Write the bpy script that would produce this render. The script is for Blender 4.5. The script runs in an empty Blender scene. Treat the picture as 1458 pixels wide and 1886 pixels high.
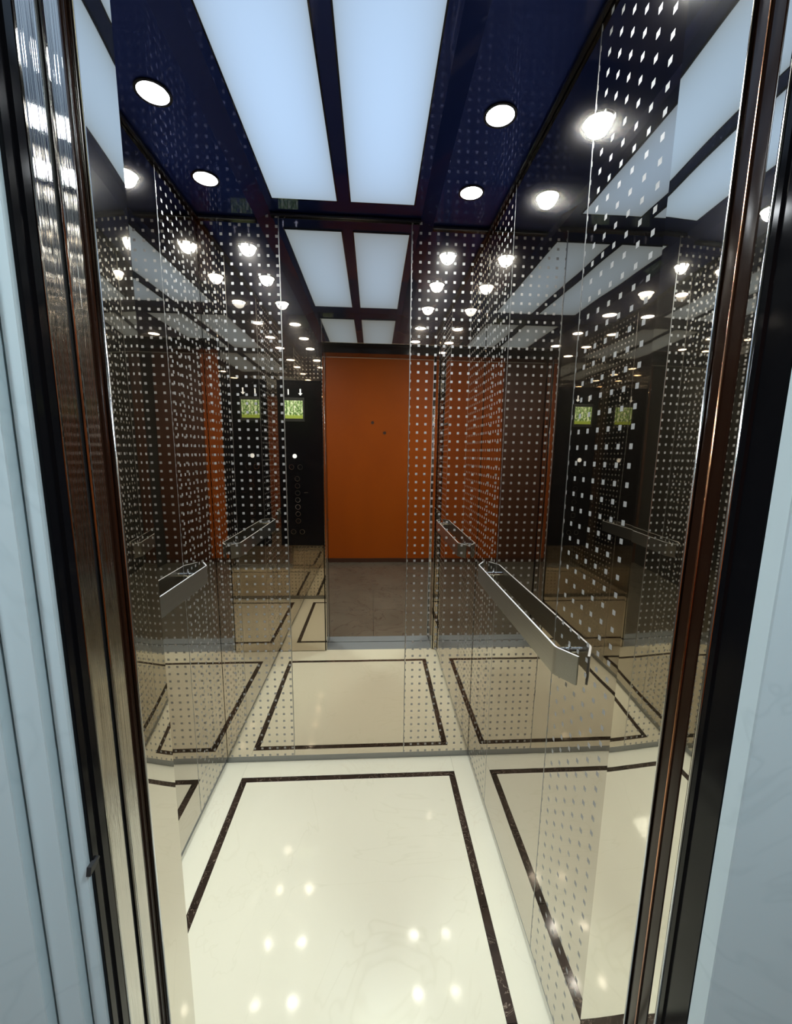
import bpy, bmesh, math
from mathutils import Matrix, Vector

# ------------------------------------------------------------------ camera, world, exposure
C = bpy.data.collections.new('lift'); bpy.context.scene.collection.children.link(C)
S = bpy.context.scene
F_PX, CX, CY = 778.8, 737.2, 965.6                 # focal length and principal point, 1458x1886 frame
YAW, PITCH, ROLL = 3.658, -9.509, -0.811
cd = bpy.data.cameras.new('camera'); cam = bpy.data.objects.new('camera', cd); C.objects.link(cam)
cd.sensor_fit = 'VERTICAL'; cd.sensor_height = 36; cd.sensor_width = 36 * 1458 / 1886
cd.lens = 36 * F_PX / 1886
cd.shift_x = -(CX - 729) / 1886; cd.shift_y = (CY - 943) / 1886
cd.clip_start = 0.01
R = math.radians
cam.matrix_world = (Matrix.Translation((0, 0, 1.36)) @ Matrix.Rotation(R(-YAW), 4, 'Z')
                    @ Matrix.Rotation(R(90 + PITCH), 4, 'X') @ Matrix.Rotation(R(-ROLL), 4, 'Z'))
S.camera = cam
w = bpy.data.worlds.new('world'); S.world = w; w.use_nodes = True
w.node_tree.nodes['Background'].inputs[0].default_value = (0, 0, 0, 1)
S.view_settings.view_transform = 'Standard'; S.view_settings.look = 'None'
S.view_settings.gamma = 1; S.view_settings.use_curve_mapping = False
S.view_settings.exposure = 0.0
S.cycles.max_bounces = 24; S.cycles.glossy_bounces = 20; S.cycles.diffuse_bounces = 6
DOWN_W, DOWN_EMIT, PANEL_EMIT, LOBBY_EMIT = 21.5, 60.0, 1.0, 136.0

# ------------------------------------------------------------------ dimensions (metres), camera at x=y=0
D = 1.703; XL, XR = -0.636, 0.430                  # back wall, side walls
HC, HS = 2.202, 2.182                              # ceiling centre, lower side strips
XB1, XB2 = -0.346, 0.1366                          # joints of back wall
Y1, Y2 = 1.414, 0.9245                             # joints of side walls
YF = 0.631; JL, JR = -0.321, 0.406                 # inside face of front wall, opening
ZH = 2.0295
PT = 0.014                                         # wall panel thickness
SK = 0.034                                         # skirting height

# ------------------------------------------------------------------ node helpers
def mat(name):
    m = bpy.data.materials.new(name); m.use_nodes = True
    nt = m.node_tree; return m, nt, nt.nodes['Principled BSDF']
def link(nt, a, b): nt.links.new(a, b)
def simple(name, col, rough=.5, metal=0.0, emit=None, estr=0, coat=0):
    m, nt, b = mat(name)
    b.inputs['Base Color'].default_value = (*col, 1); b.inputs['Roughness'].default_value = rough
    b.inputs['Metallic'].default_value = metal
    if coat: b.inputs['Coat Weight'].default_value = coat
    if emit: b.inputs['Emission Color'].default_value = (*emit, 1); b.inputs['Emission Strength'].default_value = estr
    return m
def math_n(nt, op, a, b=None):
    n = nt.nodes.new('ShaderNodeMath'); n.operation = op
    for i, v in enumerate((a, b)):
        if v is None: continue
        if isinstance(v, (int, float)): n.inputs[i].default_value = v
        else: link(nt, v, n.inputs[i])
    return n.outputs[0]
def noise(nt, scale, detail=3, vec=None, rough=.5, dist=0):
    n = nt.nodes.new('ShaderNodeTexNoise'); n.inputs['Scale'].default_value = scale
    n.inputs['Detail'].default_value = detail; n.inputs['Roughness'].default_value = rough
    n.inputs['Distortion'].default_value = dist
    if vec is not None: link(nt, vec, n.inputs['Vector'])
    return n.outputs[0]
def coord(nt):
    return nt.nodes.new('ShaderNodeTexCoord').outputs['Object']
def mapped(nt, vec, scale):
    n = nt.nodes.new('ShaderNodeMapping'); n.inputs['Scale'].default_value = scale
    link(nt, vec, n.inputs['Vector']); return n.outputs[0]
def ramp(nt, fac, stops):
    n = nt.nodes.new('ShaderNodeValToRGB'); link(nt, fac, n.inputs[0])
    el = n.color_ramp.elements
    while len(el) < len(stops): el.new(.5)
    for e, (p, c) in zip(el, stops): e.position = p; e.color = (*c, 1)
    return n.outputs[0]

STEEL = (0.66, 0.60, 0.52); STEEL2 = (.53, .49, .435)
def mirror(name, dots=None, col=STEEL, wave=.05, scale=(1.6, 1.6, .8)):
    """polished stainless sheet: a sharp mirror with a faint hazy lobe and slight oil-canning;
    dots=(axis, origin, pitch) adds the etched squares"""
    m, nt, b = mat(name); out = nt.nodes['Material Output']
    b.inputs['Base Color'].default_value = (*col, 1); b.inputs['Metallic'].default_value = 1
    b.inputs['Roughness'].default_value = 0.012
    hz = nt.nodes.new('ShaderNodeBsdfGlossy')
    hz.inputs['Color'].default_value = (col[0], col[1], col[2], 1); hz.inputs['Roughness'].default_value = 0.2
    co = coord(nt)
    bp = nt.nodes.new('ShaderNodeBump'); bp.inputs['Strength'].default_value = 1
    bp.inputs['Distance'].default_value = wave * .01
    link(nt, noise(nt, 2.2, 1, mapped(nt, co, scale)), bp.inputs['Height'])
    link(nt, bp.outputs[0], b.inputs['Normal'])
    mx = nt.nodes.new('ShaderNodeMixShader'); mx.inputs[0].default_value = .035
    link(nt, b.outputs[0], mx.inputs[1]); link(nt, hz.outputs[0], mx.inputs[2])
    last = mx.outputs[0]
    if dots:
        ax, o, p = dots; sz = .0094
        sep = nt.nodes.new('ShaderNodeSeparateXYZ'); link(nt, co, sep.inputs[0])
        def cell(v, o, p):
            t = math_n(nt, 'FRACT', math_n(nt, 'ADD', math_n(nt, 'DIVIDE', math_n(nt, 'SUBTRACT', v, o), p), 100.5))
            return math_n(nt, 'LESS_THAN', math_n(nt, 'ABSOLUTE', math_n(nt, 'SUBTRACT', t, .5)), sz / 2 / p)
        mk = math_n(nt, 'MULTIPLY', cell(sep.outputs[ax], o, p), cell(sep.outputs[2], 2.127, .0326))
        d = nt.nodes.new('ShaderNodeBsdfPrincipled')
        d.inputs['Base Color'].default_value = (.36, .355, .34, 1); d.inputs['Roughness'].default_value = .5; d.inputs['Metallic'].default_value = .35
        d.inputs['Specular IOR Level'].default_value = .2
        m2 = nt.nodes.new('ShaderNodeMixShader'); link(nt, mk, m2.inputs[0])
        link(nt, last, m2.inputs[1]); link(nt, d.outputs[0], m2.inputs[2]); last = m2.outputs[0]
    link(nt, last, out.inputs['Surface'])
    return m
def brushed(name, col, rough=.3, along='Z'):
    m, nt, b = mat(name); b.inputs['Metallic'].default_value = 1
    b.inputs['Roughness'].default_value = rough
    sc = {'Z': (300, 300, 2), 'Y': (300, 2, 300), 'X': (2, 300, 300)}[along]
    nz = noise(nt, 3, 3, mapped(nt, coord(nt), sc))
    c = ramp(nt, nz, [(.3, tuple(.86 * x for x in col)), (.7, col)]); link(nt, c, b.inputs['Base Color'])
    bp = nt.nodes.new('ShaderNodeBump'); bp.inputs['Strength'].default_value = .25; bp.inputs['Distance'].default_value = .0003
    link(nt, nz, bp.inputs['Height']); link(nt, bp.outputs[0], b.inputs['Normal'])
    return m
def marble(name, a, b_, vein, rough=.08, sc=2.2, veinw=.03, bump=0, spec=.5):
    m, nt, b = mat(name); co = coord(nt)
    base = ramp(nt, noise(nt, sc, 5, co, .55, .6), [(.3, a), (.68, b_)])
    n2 = noise(nt, sc * 1.6, 4, co, .6, 1.2)
    ed = math_n(nt, 'ABSOLUTE', math_n(nt, 'SUBTRACT', n2, .5))
    vm = ramp(nt, ed, [(0, (1, 1, 1)), (veinw, (0, 0, 0))])
    mx = nt.nodes.new('ShaderNodeMix'); mx.data_type = 'RGBA'
    link(nt, vm, mx.inputs[0]); link(nt, base, mx.inputs[6]); mx.inputs[7].default_value = (*vein, 1)
    link(nt, mx.outputs[2], b.inputs['Base Color'])
    b.inputs['Roughness'].default_value = rough; b.inputs['Specular IOR Level'].default_value = spec
    if bump:
        bp = nt.nodes.new('ShaderNodeBump'); bp.inputs['Distance'].default_value = bump
        link(nt, noise(nt, 9, 2, co), bp.inputs['Height']); link(nt, bp.outputs[0], b.inputs['Normal'])
    return m

M = {}
M['mirror'] = mirror('mirror_steel')
M['dots_back'] = mirror('dotted_steel_back', (0, XB2, .0327))
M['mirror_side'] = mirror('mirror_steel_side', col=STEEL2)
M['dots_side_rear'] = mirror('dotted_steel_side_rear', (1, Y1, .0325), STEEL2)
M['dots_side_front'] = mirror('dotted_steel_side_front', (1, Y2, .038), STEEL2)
M['jamb'] = mirror('jamb_steel', wave=.08, col=(.72, .69, .62))
M['skirt'] = brushed('skirting_steel', (.30, .31, .32), .35, 'Y')
M['black'] = simple('black_gloss', (.004, .004, .005), .10); M['black'].node_tree.nodes['Principled BSDF'].inputs['IOR'].default_value = 1.22
M['black_matt'] = simple('black_matt', (.008, .008, .008), .55)
M['bronze'] = simple('dark_bronze', (.016, .006, .003), .16); M['bronze'].node_tree.nodes['Principled BSDF'].inputs['IOR'].default_value = 1.3
m, nt, b = mat('door_steel'); b.inputs['Metallic'].default_value = 1; b.inputs['Base Color'].default_value = (.56, .55, .52, 1)
b.inputs['Roughness'].default_value = .04
bp = nt.nodes.new('ShaderNodeBump'); bp.inputs['Distance'].default_value = .0004          # vertical grain
link(nt, noise(nt, 1, 2, mapped(nt, coord(nt), (900, 900, 1.5))), bp.inputs['Height']); link(nt, bp.outputs[0], b.inputs['Normal']); M['leaf'] = m
M['rail_in'] = simple('peg_steel', (.8, .8, .78), .12, 1)
M['rail'] = brushed('rail_steel', (.55, .55, .52), .30, 'Y'); M['rail_edge'] = simple('rail_edge', (.92, .92, .90), .45, .6)
M['rail_in'] = simple('peg_steel', (.8, .8, .78), .12, 1)
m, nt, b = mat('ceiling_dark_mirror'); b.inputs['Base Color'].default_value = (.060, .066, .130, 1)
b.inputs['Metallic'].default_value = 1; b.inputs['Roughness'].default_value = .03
hz = nt.nodes.new('ShaderNodeBsdfGlossy'); hz.inputs['Color'].default_value = (.045, .080, .33, 1); hz.inputs['Roughness'].default_value = .4  # blue rough lobe puts the lamp flare haze into the ceiling colour
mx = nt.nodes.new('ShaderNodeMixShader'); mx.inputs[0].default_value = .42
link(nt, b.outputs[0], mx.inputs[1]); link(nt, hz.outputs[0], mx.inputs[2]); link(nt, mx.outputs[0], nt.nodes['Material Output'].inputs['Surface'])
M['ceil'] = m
M['ceil_black'] = simple('ceiling_trim', (.010, .010, .014), .08, 0)
M['cream'] = marble('cream_marble', (.83, .79, .60), (.87, .83, .645), (.82, .78, .59), .06, 1.3, .01, .00010)
M['cream2'] = marble('cream_marble_band', (.85, .81, .62), (.89, .85, .66), (.84, .79, .6), .06, 2.4, .01, .00012)
M['brown'] = marble('dark_brown_marble', (.030, .020, .014), (.060, .040, .028), (.30, .23, .17), .08, 9, .008)
M['grey_marble'] = marble('pale_grey_marble', (.53, .63, .66), (.57, .67, .70), (.51, .61, .64), .3, 1.3, .015, spec=.25)
M['land_floor'] = marble('landing_floor_marble', (.125, .108, .078), (.17, .148, .11), (.09, .07, .05), .25, 2, .01)
M['sill'] = simple('sill_metal', (.24, .265, .275), .5)
M['plaster'] = simple('landing_plaster', (.05, .046, .036), .8)
M['rubber'] = simple('black_rubber', (.015, .015, .016), .5)
m, nt, b = mat('orange_wood')
link(nt, ramp(nt, noise(nt, 1.2, 5, mapped(nt, coord(nt), (1, 1, .5)), .5, .3), [(.3, (.36, .062, .0018)), (.7, (.44, .082, .003))]), b.inputs['Base Color'])
b.inputs['Roughness'].default_value = .5; b.inputs['Specular IOR Level'].default_value = .15; M['orange'] = m
M['brown_wood'] = simple('skirting_brown', (.06, .018, .008), .4)

# ------------------------------------------------------------------ mesh helpers
def newbm(): return bmesh.new()
def add_box(bm, x0, x1, y0, y1, z0, z1, bev=0, seg=1):
    g = bmesh.ops.create_cube(bm, size=1)['verts']
    for v in g:
        v.co = Vector(((x0 + x1) / 2 + v.co.x * (x1 - x0), (y0 + y1) / 2 + v.co.y * (y1 - y0), (z0 + z1) / 2 + v.co.z * (z1 - z0)))
    if bev:
        es = {e for v in g for e in v.link_edges}
        bmesh.ops.bevel(bm, geom=list(es), offset=bev, segments=seg, affect='EDGES', profile=.5)
def add_cyl(bm, p, r, h, axis='Z', n=32, r2=None):
    mtx = {'Z': Matrix(), 'X': Matrix.Rotation(R(90), 4, 'Y'), 'Y': Matrix.Rotation(R(90), 4, 'X')}[axis]
    bmesh.ops.create_cone(bm, cap_ends=True, segments=n, radius1=r, radius2=r if r2 is None else r2, depth=h, matrix=Matrix.Translation(p) @ mtx)
def add_ring(bm, p, ro, ri, h, axis='Z', n=32):
    """flat ring with thickness h along axis"""
    mtx = Matrix.Translation(p) @ {'Z': Matrix(), 'X': Matrix.Rotation(R(90), 4, 'Y'), 'Y': Matrix.Rotation(R(90), 4, 'X')}[axis]
    L = []
    for r, z in ((ro, -h / 2), (ro, h / 2), (ri, h / 2), (ri, -h / 2)):
        L.append([bm.verts.new(mtx @ Vector((r * math.cos(2 * math.pi * i / n), r * math.sin(2 * math.pi * i / n), z))) for i in range(n)])
    for a in range(4):
        A, B = L[a], L[(a + 1) % 4]
        for i in range(n): bm.faces.new((A[i], A[(i + 1) % n], B[(i + 1) % n], B[i]))
def add_prism(bm, pts, axis, a, b):
    """closed 2-D outline swept along an axis: axis 'Y' -> pts are (x,z); axis 'Z' -> (x,y); axis 'X' -> (y,z)"""
    f = {'Y': lambda p, t: (p[0], t, p[1]), 'Z': lambda p, t: (p[0], p[1], t), 'X': lambda p, t: (t, p[0], p[1])}[axis]
    A = [bm.verts.new(f(p, a)) for p in pts]; B = [bm.verts.new(f(p, b)) for p in pts]
    n = len(pts)
    for i in range(n): bm.faces.new((A[i], A[(i + 1) % n], B[(i + 1) % n], B[i]))
    bm.faces.new(A); bm.faces.new(B)
def obj(name, bm, m, parent=None, smooth=False):
    bmesh.ops.recalc_face_normals(bm, faces=bm.faces)
    me = bpy.data.meshes.new(name); bm.to_mesh(me); bm.free(); me.materials.append(m)
    if smooth:
        for p in me.polygons: p.use_smooth = True
    o = bpy.data.objects.new(name, me); C.objects.link(o)
    if parent: o.parent = parent
    return o
def box(name, m, parent, *a, bev=0, seg=1):
    bm = newbm(); add_box(bm, *a, bev=bev, seg=seg); return obj(name, bm, m, parent)
def struct(o, label=None, cat=None):
    o['kind'] = 'structure'
    if label: o['label'] = label
    if cat: o['category'] = cat
    return o
def empty(name, loc=(0, 0, 0)):
    o = bpy.data.objects.new(name, None); C.objects.link(o); o.location = loc; o.empty_display_size = .05
    return o
def tag(o, label, cat, group=None):
    o['label'] = label; o['category'] = cat
    if group: o['group'] = group
    return o

# ------------------------------------------------------------------ lift car shell
G = .0007                                           # half of the open joint between two panels
def panel(wall, m, x0, x1, y0, y1, z0=SK, z1=HC, name='mirror_panel', label=None):
    o = box(name, m, wall, x0, x1, y0, y1, z0, z1, bev=.0016, seg=2)
    if label: o['label'] = label
    return o
wb = struct(box('wall_back', M['black_matt'], None, XL - .05, XR + .05, D + PT, D + PT + .03, 0, 2.3), 'mirror-polished back wall of the lift car in three steel sheets', 'wall')
panel(wb, M['dots_back'], XL, XB1 - G, D, D + PT, label='mirror steel panel etched with a grid of small squares')
panel(wb, M['mirror'], XB1 + G, XB2 - G, D, D + PT, label='plain mirror steel panel')
panel(wb, M['dots_back'], XB2 + G, XR, D, D + PT, label='mirror steel panel etched with a grid of small squares')
for nm, x, s, lab in (('wall_right', XR, 1, 'mirror steel wall of the lift car on the right, behind the long handrail'),
                      ('wall_left', XL, -1, 'mirror steel wall of the lift car on the left, partly behind the door jamb')):
    a, b_ = sorted((x + s * PT, x + s * (PT + .03)))
    ww = struct(box(nm, M['black_matt'], None, a, b_, YF - .07, D + PT, 0, 2.3), lab, 'wall')
    p0, p1 = sorted((x, x + s * PT))
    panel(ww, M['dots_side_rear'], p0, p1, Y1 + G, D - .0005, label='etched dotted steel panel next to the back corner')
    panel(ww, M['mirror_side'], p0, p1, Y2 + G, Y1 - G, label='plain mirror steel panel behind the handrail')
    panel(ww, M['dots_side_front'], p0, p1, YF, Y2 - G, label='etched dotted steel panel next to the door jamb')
# satin jointing strips between the sheets
M['joint'] = simple('joint_steel', (.42, .42, .41), .42, 1)
for x in (XB1, XB2): box('joint_strip', M['joint'], wb, x - .0010, x + .0010, D - .0004, D + .004, SK, HC - .004)
for nm, x, s_ in (('wall_right', XR, 1), ('wall_left', XL, -1)):
    for y in (Y1, Y2):
        a, b_ = sorted((x - s_ * .0004, x + s_ * .004)); box('joint_strip', M['joint'], bpy.data.objects[nm], a, b_, y - .0010, y + .0010, SK, HS - .012)
# recessed skirting
struct(box('baseboard_back', M['skirt'], None, XL - .01, XR + .01, D + .010, D + .0139, .0, SK - .002), 'grey brushed metal skirting under the back wall', 'baseboard')
struct(box('baseboard_right', M['skirt'], None, XR + .010, XR + .0139, YF - .07, D + .010, .0, SK - .002), 'grey brushed metal skirting under the right mirror wall', 'baseboard')
struct(box('baseboard_left', M['skirt'], None, XL - .0139, XL - .010, YF - .07, D + .010, .0, SK - .002), 'grey brushed metal skirting under the left mirror wall', 'baseboard')

# front wall: returns, header, jambs (polished reveals with a slight outward bow)
wf = struct(empty('wall_front', (0, YF, 0)), 'mirror steel front wall of the lift car around the door opening', 'wall')
wf.location = (0, 0, 0)
box('return_panel', M['mirror'], wf, XL, JL - .004, YF - .012, YF, .004, HC, bev=.0008)
box('return_panel', M['mirror'], wf, JR + .004, XR, YF - .012, YF, .004, HC, bev=.0008)
box('header_panel', M['mirror'], wf, JL - .0035, JR + .0035, YF - .012, YF, ZH, HC, bev=.0008)
def jamb(x, s, y0, y1, lab):
    """reveal facing the opening; s=+1 faces +x"""
    bm = newbm(); n = 14; bow = .00025; pts = []
    for i in range(n + 1):
        t = i / n; pts.append((x + s * bow * (4 * t * (1 - t)) - s * bow, y0 + (y1 - y0) * t))
    pts += [(x - s * .012, y1), (x - s * .012, y0)]
    add_prism(bm, pts, 'Z', .004, ZH); o = obj('jamb_panel', bm, M['jamb'], wf, True)
    md = o.modifiers.new('edge', 'EDGE_SPLIT'); md.split_angle = R(30)
    o['label'] = lab
jamb(JL, 1, .5545, YF, 'polished steel reveal on the left of the opening')
jamb(JR, -1, .5155, YF, 'polished steel reveal on the right of the opening')
M['copper'] = simple('copper_bead', (.62, .30, .16), .16, 1)
for x, s_, y in ((JR, -1, .49475),):
    bm = newbm(); add_cyl(bm, (x - s_ * .0016, y, ZH / 2), .0017, ZH - .01, 'Z', 12); obj('copper_bead', bm, M['copper'], wf, True)
for x, s_, y in ((JL, 1, .5560), (JR, -1, .5170), (JR, -1, .4575)):
    bm = newbm(); add_cyl(bm, (x - s_ * .0010, y, ZH / 2), .0018, ZH - .01, 'Z', 12); obj('edge_bead', bm, M['rail_in'], wf, True)
box('header_reveal', M['jamb'], wf, JL - .0035, JR + .0035, .5545, YF - .0125, ZH, ZH + .012)
def rounded_post(name, x, s, y0, y1, m, par):
    """vertical post: two flats with rolled edges and a slim round bead between them"""
    mid = (y0 + y1) / 2; rb = .0022; rc = .003
    pts = [(x - s * .03, y0)]
    for i in range(6):
        t = math.pi / 2 * i / 5; pts.append((x - s * (.0025 + rc) + s * rc * math.sin(t), y0 + rc - rc * math.cos(t)))
    pts.append((x - s * .0025, mid - rb))
    for i in range(7):
        t = math.pi * i / 6; pts.append((x - s * .0025 + s * rb * math.sin(t), mid - rb * math.cos(t)))
    pts.append((x - s * .0025, mid + rb))
    for i in range(6):
        t = math.pi / 2 * i / 5; pts.append((x - s * (.0025 + rc) + s * rc * math.cos(t), y1 - rc + rc * math.sin(t)))
    pts.append((x - s * .03, y1))
    bm = newbm(); add_prism(bm, pts, 'Z', .004, ZH); bmesh.ops.remove_doubles(bm, verts=bm.verts, dist=1e-5)
    o = obj(name, bm, m, par, True); md = o.modifiers.new('edge', 'EDGE_SPLIT'); md.split_angle = R(35); return o

# door gear beside the opening: two retracted leaves on the left, slam post on the right
dl = struct(empty('door_1'), 'brushed steel sliding lift door, two telescopic leaves slid open on the left', 'door')
for y0, y1 in ((.5055, .5315), (.4665, .4965)):
    bm = newbm(); add_box(bm, -.78, JL, y0, y1, .012, ZH - .006, bev=.0025, seg=2); obj('door_leaf', bm, M['leaf'], dl)
    box('leaf_seal', M['rubber'], dl, -.78, JL - .006, y0 - .0015, y0 - .0002, .012, ZH - .006)
t1 = struct(empty('trim_1'), 'dark bronze and black steel frame around the lift opening', 'trim')
rounded_post('bronze_post', JL - .002, 1, .5325, .5540, M['bronze'], t1)['label'] = 'slim dark bronze post beside the left reveal'
rounded_post('bronze_post', JR, -1, .4745, .5150, M['bronze'], t1)['label'] = 'dark bronze slam post beside the right reveal'
box('mirror_strip', M['jamb'], t1, JR + .001, JR + .03, .4590, .4740, .004, ZH, bev=.002, seg=2)
def black_frame(x, s, y0, y1):
    bm = newbm(); xs = lambda d: x - s * d
    pts = [(xs(.0042), y0), (xs(.0), y0), (xs(0), y0 + .008), (xs(.004), y0 + .010), (xs(.004), y1 - .012), (xs(.001), y1 - .010), (xs(.001), y1), (xs(.05), y1), (xs(.05), y1 - .006), (xs(.0042), y1 - .006)]
    add_prism(bm, pts, 'Z', .0, ZH + .0); return obj('black_frame', bm, M['black'], t1)
black_frame(JL, 1, .4375, .4655); black_frame(JR, -1, .4095, .4585)
box('black_frame', M['black'], t1, JL - .05, JR + .05, .4345, .5540, 1.985, 2.06).location = (0, 0, 0)
bpy.data.objects['black_frame.002']['label'] = 'black head of the frame above the opening'
box('backing', M['black_matt'], t1, -.80, JL - .031, .532, .552, 0, 2.2)
box('backing', M['black_matt'], t1, JR + .031, JR + .10, .41, .617, 0, 2.2)
# small black catch poking out of the left frame
bm = newbm(); add_prism(bm, [(.426, .883), (.436, .885), (.444, .890), (.443, .893), (.429, .892)], 'X', JL - .002, JL + .003)
obj('rubber_catch', bm, M['rubber'], t1)['label'] = 'small black rubber catch'

# ------------------------------------------------------------------ ceiling of the car
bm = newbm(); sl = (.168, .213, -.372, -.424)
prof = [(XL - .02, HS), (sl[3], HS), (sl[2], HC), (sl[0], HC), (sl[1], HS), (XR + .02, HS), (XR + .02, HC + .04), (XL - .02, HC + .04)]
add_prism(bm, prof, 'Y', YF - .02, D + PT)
ceiling = struct(obj('ceiling', bm, M['ceil']), 'dark mirror ceiling of the lift car, tinted blue for flare haze, with two light panels', 'ceiling')
tw = .011
for a in ((XL, XL + tw, YF, D, HS - tw, HS), (XR - tw, XR, YF, D, HS - tw, HS)):
    box('ceiling_trim', M['ceil_black'], ceiling, *a, bev=.002)
box('ceiling_trim', M['ceil_black'], ceiling, XL + tw, sl[3], D - tw, D, HS - tw, HS, bev=.002)
box('ceiling_trim', M['ceil_black'], ceiling, sl[1], XR - tw, D - tw, D, HS - tw, HS, bev=.002)
bm = newbm(); add_cyl(bm, ((sl[0] + sl[2]) / 2, D - .006, HC - .006), .006, sl[0] - sl[2], 'X', 16)
obj('ceiling_trim', bm, M['ceil_black'], ceiling, True)['label'] = 'thin black rod along the back edge'
# backlit panels: brighter over the lamps inside, as opal sheets are
m, nt, b = mat('backlit_opal'); co = nt.nodes.new('ShaderNodeTexCoord').outputs['Generated']
sep = nt.nodes.new('ShaderNodeSeparateXYZ'); link(nt, co, sep.inputs[0])
def bell(v): return math_n(nt, 'MULTIPLY', math_n(nt, 'MULTIPLY', v, math_n(nt, 'SUBTRACT', 1.0, v)), 4.0)
e = math_n(nt, 'POWER', math_n(nt, 'MULTIPLY', bell(sep.outputs[0]), bell(sep.outputs[1])), .45)
b.inputs['Base Color'].default_value = (.06, .065, .07, 1); b.inputs['Roughness'].default_value = .35
link(nt, ramp(nt, e, [(0, (.29, .36, .42)), (1, (.47, .66, .93))]), b.inputs['Emission Color'])
b.inputs['Emission Strength'].default_value = PANEL_EMIT; M['opal'] = m
for x0, x1, lab in ((-.344, -.129, 'long backlit opal ceiling light panel, left one of the pair'),
                    (-.081, .1336, 'long backlit opal ceiling light panel, right one of the pair')):
    t = tag(empty('ceiling_light_panel', ((x0 + x1) / 2, 1.17, HC)), lab, 'ceiling light', 'backlit panels in the lift ceiling')
    def loc(bm): bmesh.ops.translate(bm, verts=bm.verts, vec=-Vector(t.location)); return bm
    bm = newbm(); add_box(bm, x0, x1, .7455, 1.602, HC - .0035, HC - .0002); obj('diffuser', loc(bm), M['opal'], t)
    bm = newbm()
    for a in ((x0 - .004, x0, .7415, 1.606), (x1, x1 + .004, .7415, 1.606), (x0, x1, .7415, .7455), (x0, x1, 1.602, 1.606)):
        add_box(bm, *a, HC - .004, HC - .0001)
    obj('frame', loc(bm), M['ceil_black'], t)
# downlights
M['lamp'] = simple('lamp_lens', (1, 1, 1), .4, emit=(.93, .97, 1.0), estr=DOWN_EMIT)
def downlight(x, y, lab):
    t = tag(empty('downlight', (x, y, HS)), lab, 'downlight', 'round downlights in the lift ceiling')
    bm = newbm(); add_ring(bm, (0, 0, -.0015), .0405, .034, .003, n=40); obj('rim', bm, M['ceil_black'], t)
    bm = newbm(); add_cyl(bm, (0, 0, -.001), .034, .0018, n=40); obj('lens', bm, M['lamp'], t)
    ld = bpy.data.lights.new('downlight_lamp', 'SPOT'); ld.energy = DOWN_W; ld.spot_size = R(150); ld.spot_blend = 1.0
    ld.shadow_soft_size = .03; ld.color = (.90, .96, 1.0)
    lo = bpy.data.objects.new('downlight_lamp', ld); C.objects.link(lo); lo.parent = t; lo.location = (0, 0, -.004)
YD = (.825, 1.172, 1.485)
for x, side in ((.306, 'right'), (-.517, 'left')):
    for y, pos in zip(YD, ('nearest the door opening', 'middle of the row', 'nearest the back wall')):
        downlight(x, y, 'round white downlight in the %s ceiling strip, %s' % (side, pos))

# ------------------------------------------------------------------ floor of the car
FY0 = .615; BL, BR, BB, BF, BW = -.551, .3525, 1.6197, .766, .026
floor = struct(box('floor', M['black_matt'], None, XL - PT, XR + PT, FY0, D + PT, -.03, -.004), 'cream marble lift floor with a dark brown marble border', 'floor')
g = .0003
def slab(m, x0, x1, y0, y1, name='marble_slab', z=0.0): return box(name, m, floor, x0 + g, x1 - g, y0 + g, y1 - g, -.0039, z)
slab(M['cream'], BL + BW, BR - BW, BF + BW, BB - BW)['label'] = 'large cream centre slab'
ex, ey = XL - .0135, XR + .0135
slab(M['cream2'], ex, BL, FY0, D + .0135); slab(M['cream2'], BR, ey, FY0, D + .0135)
slab(M['cream2'], BL, BR, BB, D + .0135); slab(M['cream2'], BL, BR, FY0, BF)
def strips(axis, c0, c1, cuts):
    for a, b_ in zip(cuts, cuts[1:]):
        if axis == 'Y': slab(M['brown'], c0, c1, a + .0005, b_ - .0005, 'border_strip')
        else: slab(M['brown'], a + .0005, b_ - .0005, c0, c1, 'border_strip')
strips('X', BB - BW, BB, (BL, -.27, .02, BR)); strips('X', BF, BF + BW, (BL, -.10, BR))
strips('Y', BL, BL + BW, (BF + BW, 1.10, 1.46, BB - BW)); strips('Y', BR - BW, BR, (BF + BW, 1.06, 1.32, BB - BW))

# ------------------------------------------------------------------ sill and landing
t2 = struct(empty('trim_2'), 'grey metal door sills with a dark running gap between them', 'trim')
box('car_sill', M['sill'], t2, -.78, JR + .03, .4965, .6148, -.03, .0)
box('landing_sill', M['sill'], t2, -.78, JR + .03, .40, .487, -.03, .0)
box('gap_floor', M['black_matt'], t2, -.78, JR + .03, .487, .4965, -.03, -.02)
LX0, LX1, LY = -1.25, 1.25, -1.81
lf = struct(empty('floor_landing'), 'dim brown marble landing floor outside the lift', 'floor')
for i in range(4):
    for j in range(4):
        w_, d_ = (LX1 - LX0) / 4, (.40 - LY) / 4
        box('floor_tile', M['land_floor'], lf, LX0 + i * w_ + .001, LX0 + (i + 1) * w_ - .001, LY + j * d_ + .001, LY + (j + 1) * d_ - .001, -.02, 0)
struct(box('floor_landing_bed', M['black_matt'], None, LX0, LX1, LY, .40, -.04, -.0201), 'screed bed under the landing floor tiles', 'floor')
wl = struct(empty('wall_landing'), 'pale grey marble facing around the lift door on the landing side', 'wall')
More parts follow.
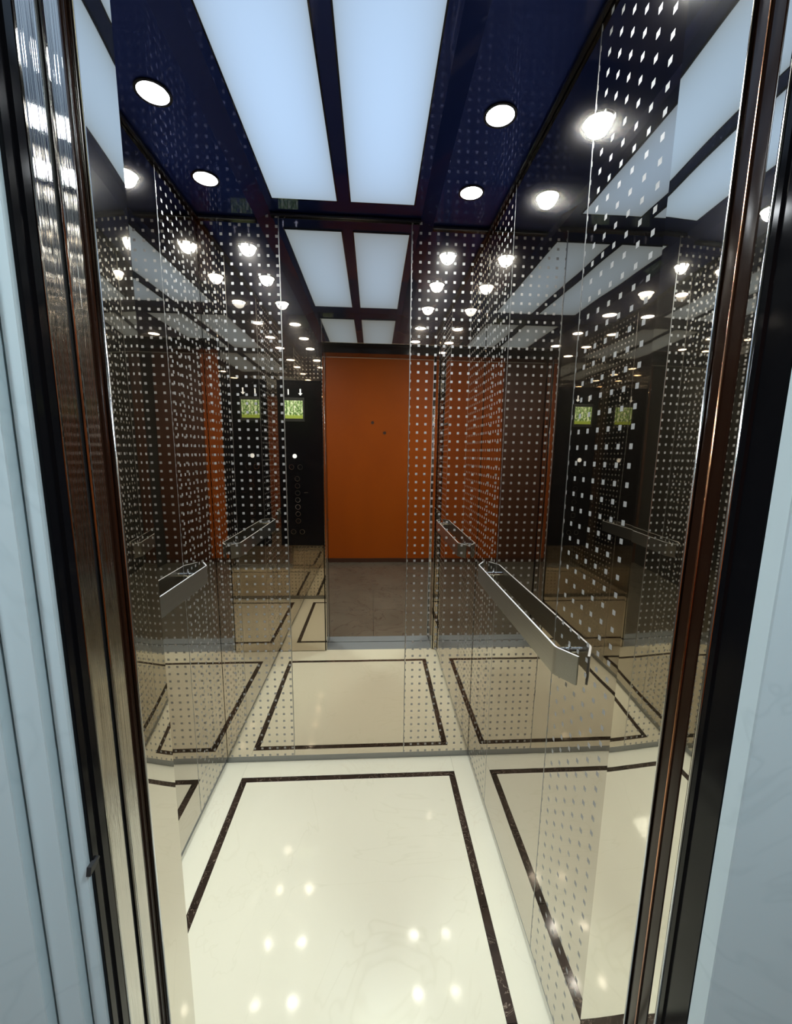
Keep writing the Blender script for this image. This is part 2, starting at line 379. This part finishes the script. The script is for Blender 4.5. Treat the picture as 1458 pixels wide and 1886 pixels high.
# left: stepped slabs, right: one slab with a visible edge
ZT = 2.6
for x0, x1, yf in ((-.3405, JL - .0045, .4325), (-.3725, -.3435, .4225), (-.80, -.3760, .4125), (LX0, -.802, .4125)):
    box('marble_slab', M['grey_marble'], wl, x0, x1, yf, yf + .020, .0, ZT, bev=.0010)
for x0, x1 in ((JR, .80), (.802, LX1)):
    box('marble_slab', M['grey_marble'], wl, x0, x1, .3850, .4090, .0, ZT, bev=.0015)
box('marble_slab', M['grey_marble'], wl, JL + .001, JR - .001, .39, .4340, 1.99, ZT, bev=.0012)
box('backing', M['black_matt'], wl, LX0, JL - .0055, .4530, .459, 0, ZT); box('backing', M['black_matt'], wl, JR + .052, LX1, .4095, .43, 0, ZT)
box('backing', M['black_matt'], wl, JL - .05, JR + .05, .4345, .50, 2.061, ZT)
struct(box('wall_landing_left', M['plaster'], None, LX0 - .1, LX0 - .001, LY, .46, 0, ZT), 'plain plastered side wall of the landing on the left', 'wall')
struct(box('wall_landing_right', M['plaster'], None, LX1 + .001, LX1 + .1, LY, .46, 0, ZT), 'plain plastered side wall of the landing on the right', 'wall')
struct(box('ceiling_landing', M['plaster'], None, LX0 - .1, LX1 + .1, LY - .1, .5, ZT + .001, ZT + .1), 'plain ceiling of the landing', 'ceiling')
wo = struct(box('wall_landing_far', M['orange'], None, LX0, LX1, LY - .1, LY, 0, ZT), 'flush orange-brown lacquered wood wall facing the lift, seen in its mirror', 'wall')
M['brown_panel'] = simple('dark_brown_wood', (.085, .022, .004), .55)
for a, b_ in ((LX0, -.70), (.72, LX1)):
    box('side_panel', M['brown_panel'], wo, a + .001, b_, LY + .0005, LY + .012, .05, ZT, bev=.002)['label'] = 'darker brown wood panel'
bm = newbm(); add_cyl(bm, (-.018, LY + .002, 1.72), .019, .006, 'Y', 16); obj('peep_hole', bm, M['brown_wood'], wo)
bm = newbm(); add_cyl(bm, (.126, LY + .002, 1.60), .019, .006, 'Y', 16); obj('peep_hole', bm, M['brown_wood'], wo)
struct(box('baseboard_landing', M['brown_wood'], None, LX0, LX1, LY, LY + .015, 0, .05), 'dark brown skirting under the orange wood wall', 'baseboard')
# added pair of landing lamps, out of view, lighting the marble facing
M['lobby'] = simple('landing_fill_lamp', (1, 1, 1), .5, emit=(.80, .93, 1.0), estr=LOBBY_EMIT)
for lx, side in ((-.93, 'left'), (.93, 'right')):
    t = tag(empty('landing_fill_lamp', (lx, -.30, ZT)), 'added square cool white lamp, out of view on the %s side of the landing' % side, 'ceiling light')
    bm = newbm(); add_box(bm, -.15, .15, -.15, .15, -.03, -.0005, bev=.004); obj('housing', bm, M['rail_in'], t)
    bm = newbm(); add_box(bm, -.137, .137, -.137, .137, -.034, -.0302); obj('diffuser', bm, M['lobby'], t)

# ------------------------------------------------------------------ handrails
def handrail(xw, s, lab):
    """xw wall plane, s = direction from the wall into the car"""
    t = tag(empty('handrail', (xw, 1.17, .925)), lab, 'handrail', 'handrails in the lift')
    z0, z1 = .892 - .925, .955 - .925; off, th = .041, .0045
    def path(o):
        # end flaps bent back towards the wall; rounded bend of about 32 degrees
        ang = R(31.5); rr = .030 + (o - off); P = []
        yb0 = .838 - 1.17; L_ = .046
        for i in range(9):
            a = ang * (8 - i) / 8; P.append((o - rr * (1 - math.cos(a)), yb0 - rr * math.sin(a)))
        d = (-math.sin(ang), -math.cos(ang)); P.insert(0, (P[0][0] + d[0] * L_, P[0][1] + d[1] * L_))
        return P
    yc = 1.169 - 1.17
    def full(o):
        A = path(o); return A + [(x, 2 * yc - y) for x, y in reversed(A)]
    out = full(off); inn = full(off - th)
    pts = [(s * a, b_) for a, b_ in out] + [(s * a, b_) for a, b_ in reversed(inn)]
    bm = newbm(); add_prism(bm, pts, 'Z', z0, z1)
    o = obj('rail_plate', bm, M['rail'], t, True); md = o.modifiers.new('edge', 'EDGE_SPLIT'); md.split_angle = R(25)
    o.data.materials.append(M['rail_edge'])
    for p in o.data.polygons:
        if abs(p.normal.z) > .9: p.material_index = 1; p.use_smooth = False
    for y in (.852, 1.455):
        bm = newbm(); add_cyl(bm, (s * (off - th) / 2, y - 1.17, .012), .0065, off - th, 'X', 20)
        p = obj('support_peg', bm, M['rail_in'], t, True); md = p.modifiers.new('edge', 'EDGE_SPLIT'); md.split_angle = R(40)
        bm = newbm(); add_cyl(bm, (s * .0012, y - 1.17, .012), .012, .0024, 'X', 24); obj('wall_washer', bm, M['rail_in'], p)
    return t
handrail(XR, -1, 'flat brushed steel handrail with rounded ends on the right mirror wall')
handrail(XL, 1, 'flat brushed steel handrail on the left mirror wall, partly behind the jamb')

# ------------------------------------------------------------------ car operating panel on the front wall, seen in the mirror
cp = tag(empty('control_panel', (-.46, YF, 1.275)), 'black glass lift control panel with picture screen and ring buttons, mirrored in the back wall', 'control panel')
def L(bm): bmesh.ops.translate(bm, verts=bm.verts, vec=-Vector(cp.location)); return bm
bm = newbm(); add_box(bm, -.605, -.328, YF + .0004, YF + .006, .750, 1.80, bev=.0015); obj('face_plate', L(bm), M['black'], cp)
M['glow'] = simple('white_mark', (.9, .9, .9), .4, emit=(.85, .95, 1), estr=1.2)
# screen picture: green garden with palm trunks
m, nt, b = mat('screen_picture'); co = nt.nodes.new('ShaderNodeTexCoord').outputs['Generated']
n1 = noise(nt, 7, 5, mapped(nt, co, (1, 1, .8)), .65)
sep = nt.nodes.new('ShaderNodeSeparateXYZ'); link(nt, co, sep.inputs[0])
leaves = ramp(nt, n1, [(.36, (.03, .10, .02)), (.47, (.22, .42, .10)), (.55, (.75, .95, .55)), (.7, (.95, 1, .85))])
wv = nt.nodes.new('ShaderNodeTexWave'); wv.inputs['Scale'].default_value = 1.6; wv.inputs['Distortion'].default_value = .8
link(nt, co, wv.inputs['Vector']); trunk = ramp(nt, wv.outputs[1], [(.90, (1, 1, 1)), (.97, (.12, .14, .05))])
mx = nt.nodes.new('ShaderNodeMix'); mx.data_type = 'RGBA'; mx.blend_type = 'MULTIPLY'; mx.inputs[0].default_value = 1
link(nt, leaves, mx.inputs[6]); link(nt, trunk, mx.inputs[7])
gm = nt.nodes.new('ShaderNodeMix'); gm.data_type = 'RGBA'
link(nt, ramp(nt, sep.outputs[2], [(.14, (1, 1, 1)), (.24, (0, 0, 0))]), gm.inputs[0])
link(nt, mx.outputs[2], gm.inputs[6]); gm.inputs[7].default_value = (.30, .42, .05, 1)
b.inputs['Base Color'].default_value = (.01, .01, .01, 1)
link(nt, gm.outputs[2], b.inputs['Emission Color']); b.inputs['Emission Strength'].default_value = 1.5; M['screen'] = m
bm = newbm(); add_box(bm, -.570, -.438, YF + .0061, YF + .0085, 1.548, 1.695, bev=.001); bz = obj('screen_bezel', L(bm), M['black_matt'], cp)
bm = newbm(); add_box(bm, -.560, -.448, YF + .0086, YF + .0092, 1.567, 1.677); obj('screen', L(bm), M['screen'], bz)
bm = newbm(); add_box(bm, -.540, -.533, YF + .0061, YF + .0072, 1.712, 1.745); obj('indicator_bar', L(bm), M['glow'], cp)
bm = newbm()
add_prism(bm, [(-.474, 1.722), (-.461, 1.708), (-.448, 1.722), (-.457, 1.722), (-.457, 1.748), (-.465, 1.748), (-.465, 1.722)], 'Y', YF + .0061, YF + .0072)
obj('indicator_arrow', L(bm), M['glow'], cp)
btn = [(-.505, 1.334), (-.527, 1.265), (-.472, 1.265)] + [(-.492, 1.19 - i * .046) for i in range(7)] + [(-.525, .842), (-.468, .842)]
for i, (x, z) in enumerate(btn):
    bm = newbm(); add_cyl(bm, (x, YF + .008, z), .0135, .004, 'Y', 24); o = obj('button', L(bm), M['glow'] if i == 0 else M['black'], cp)
    bm = newbm(); add_ring(bm, (x, YF + .0095, z), .0165, .0138, .003, 'Y', 24); obj('button_ring', L(bm), M['rail_in'], o)
bm = newbm(); add_box(bm, -.450, -.425, YF + .0061, YF + .0070, 1.098, 1.102); obj('key_slot', L(bm), M['rail_in'], cp)
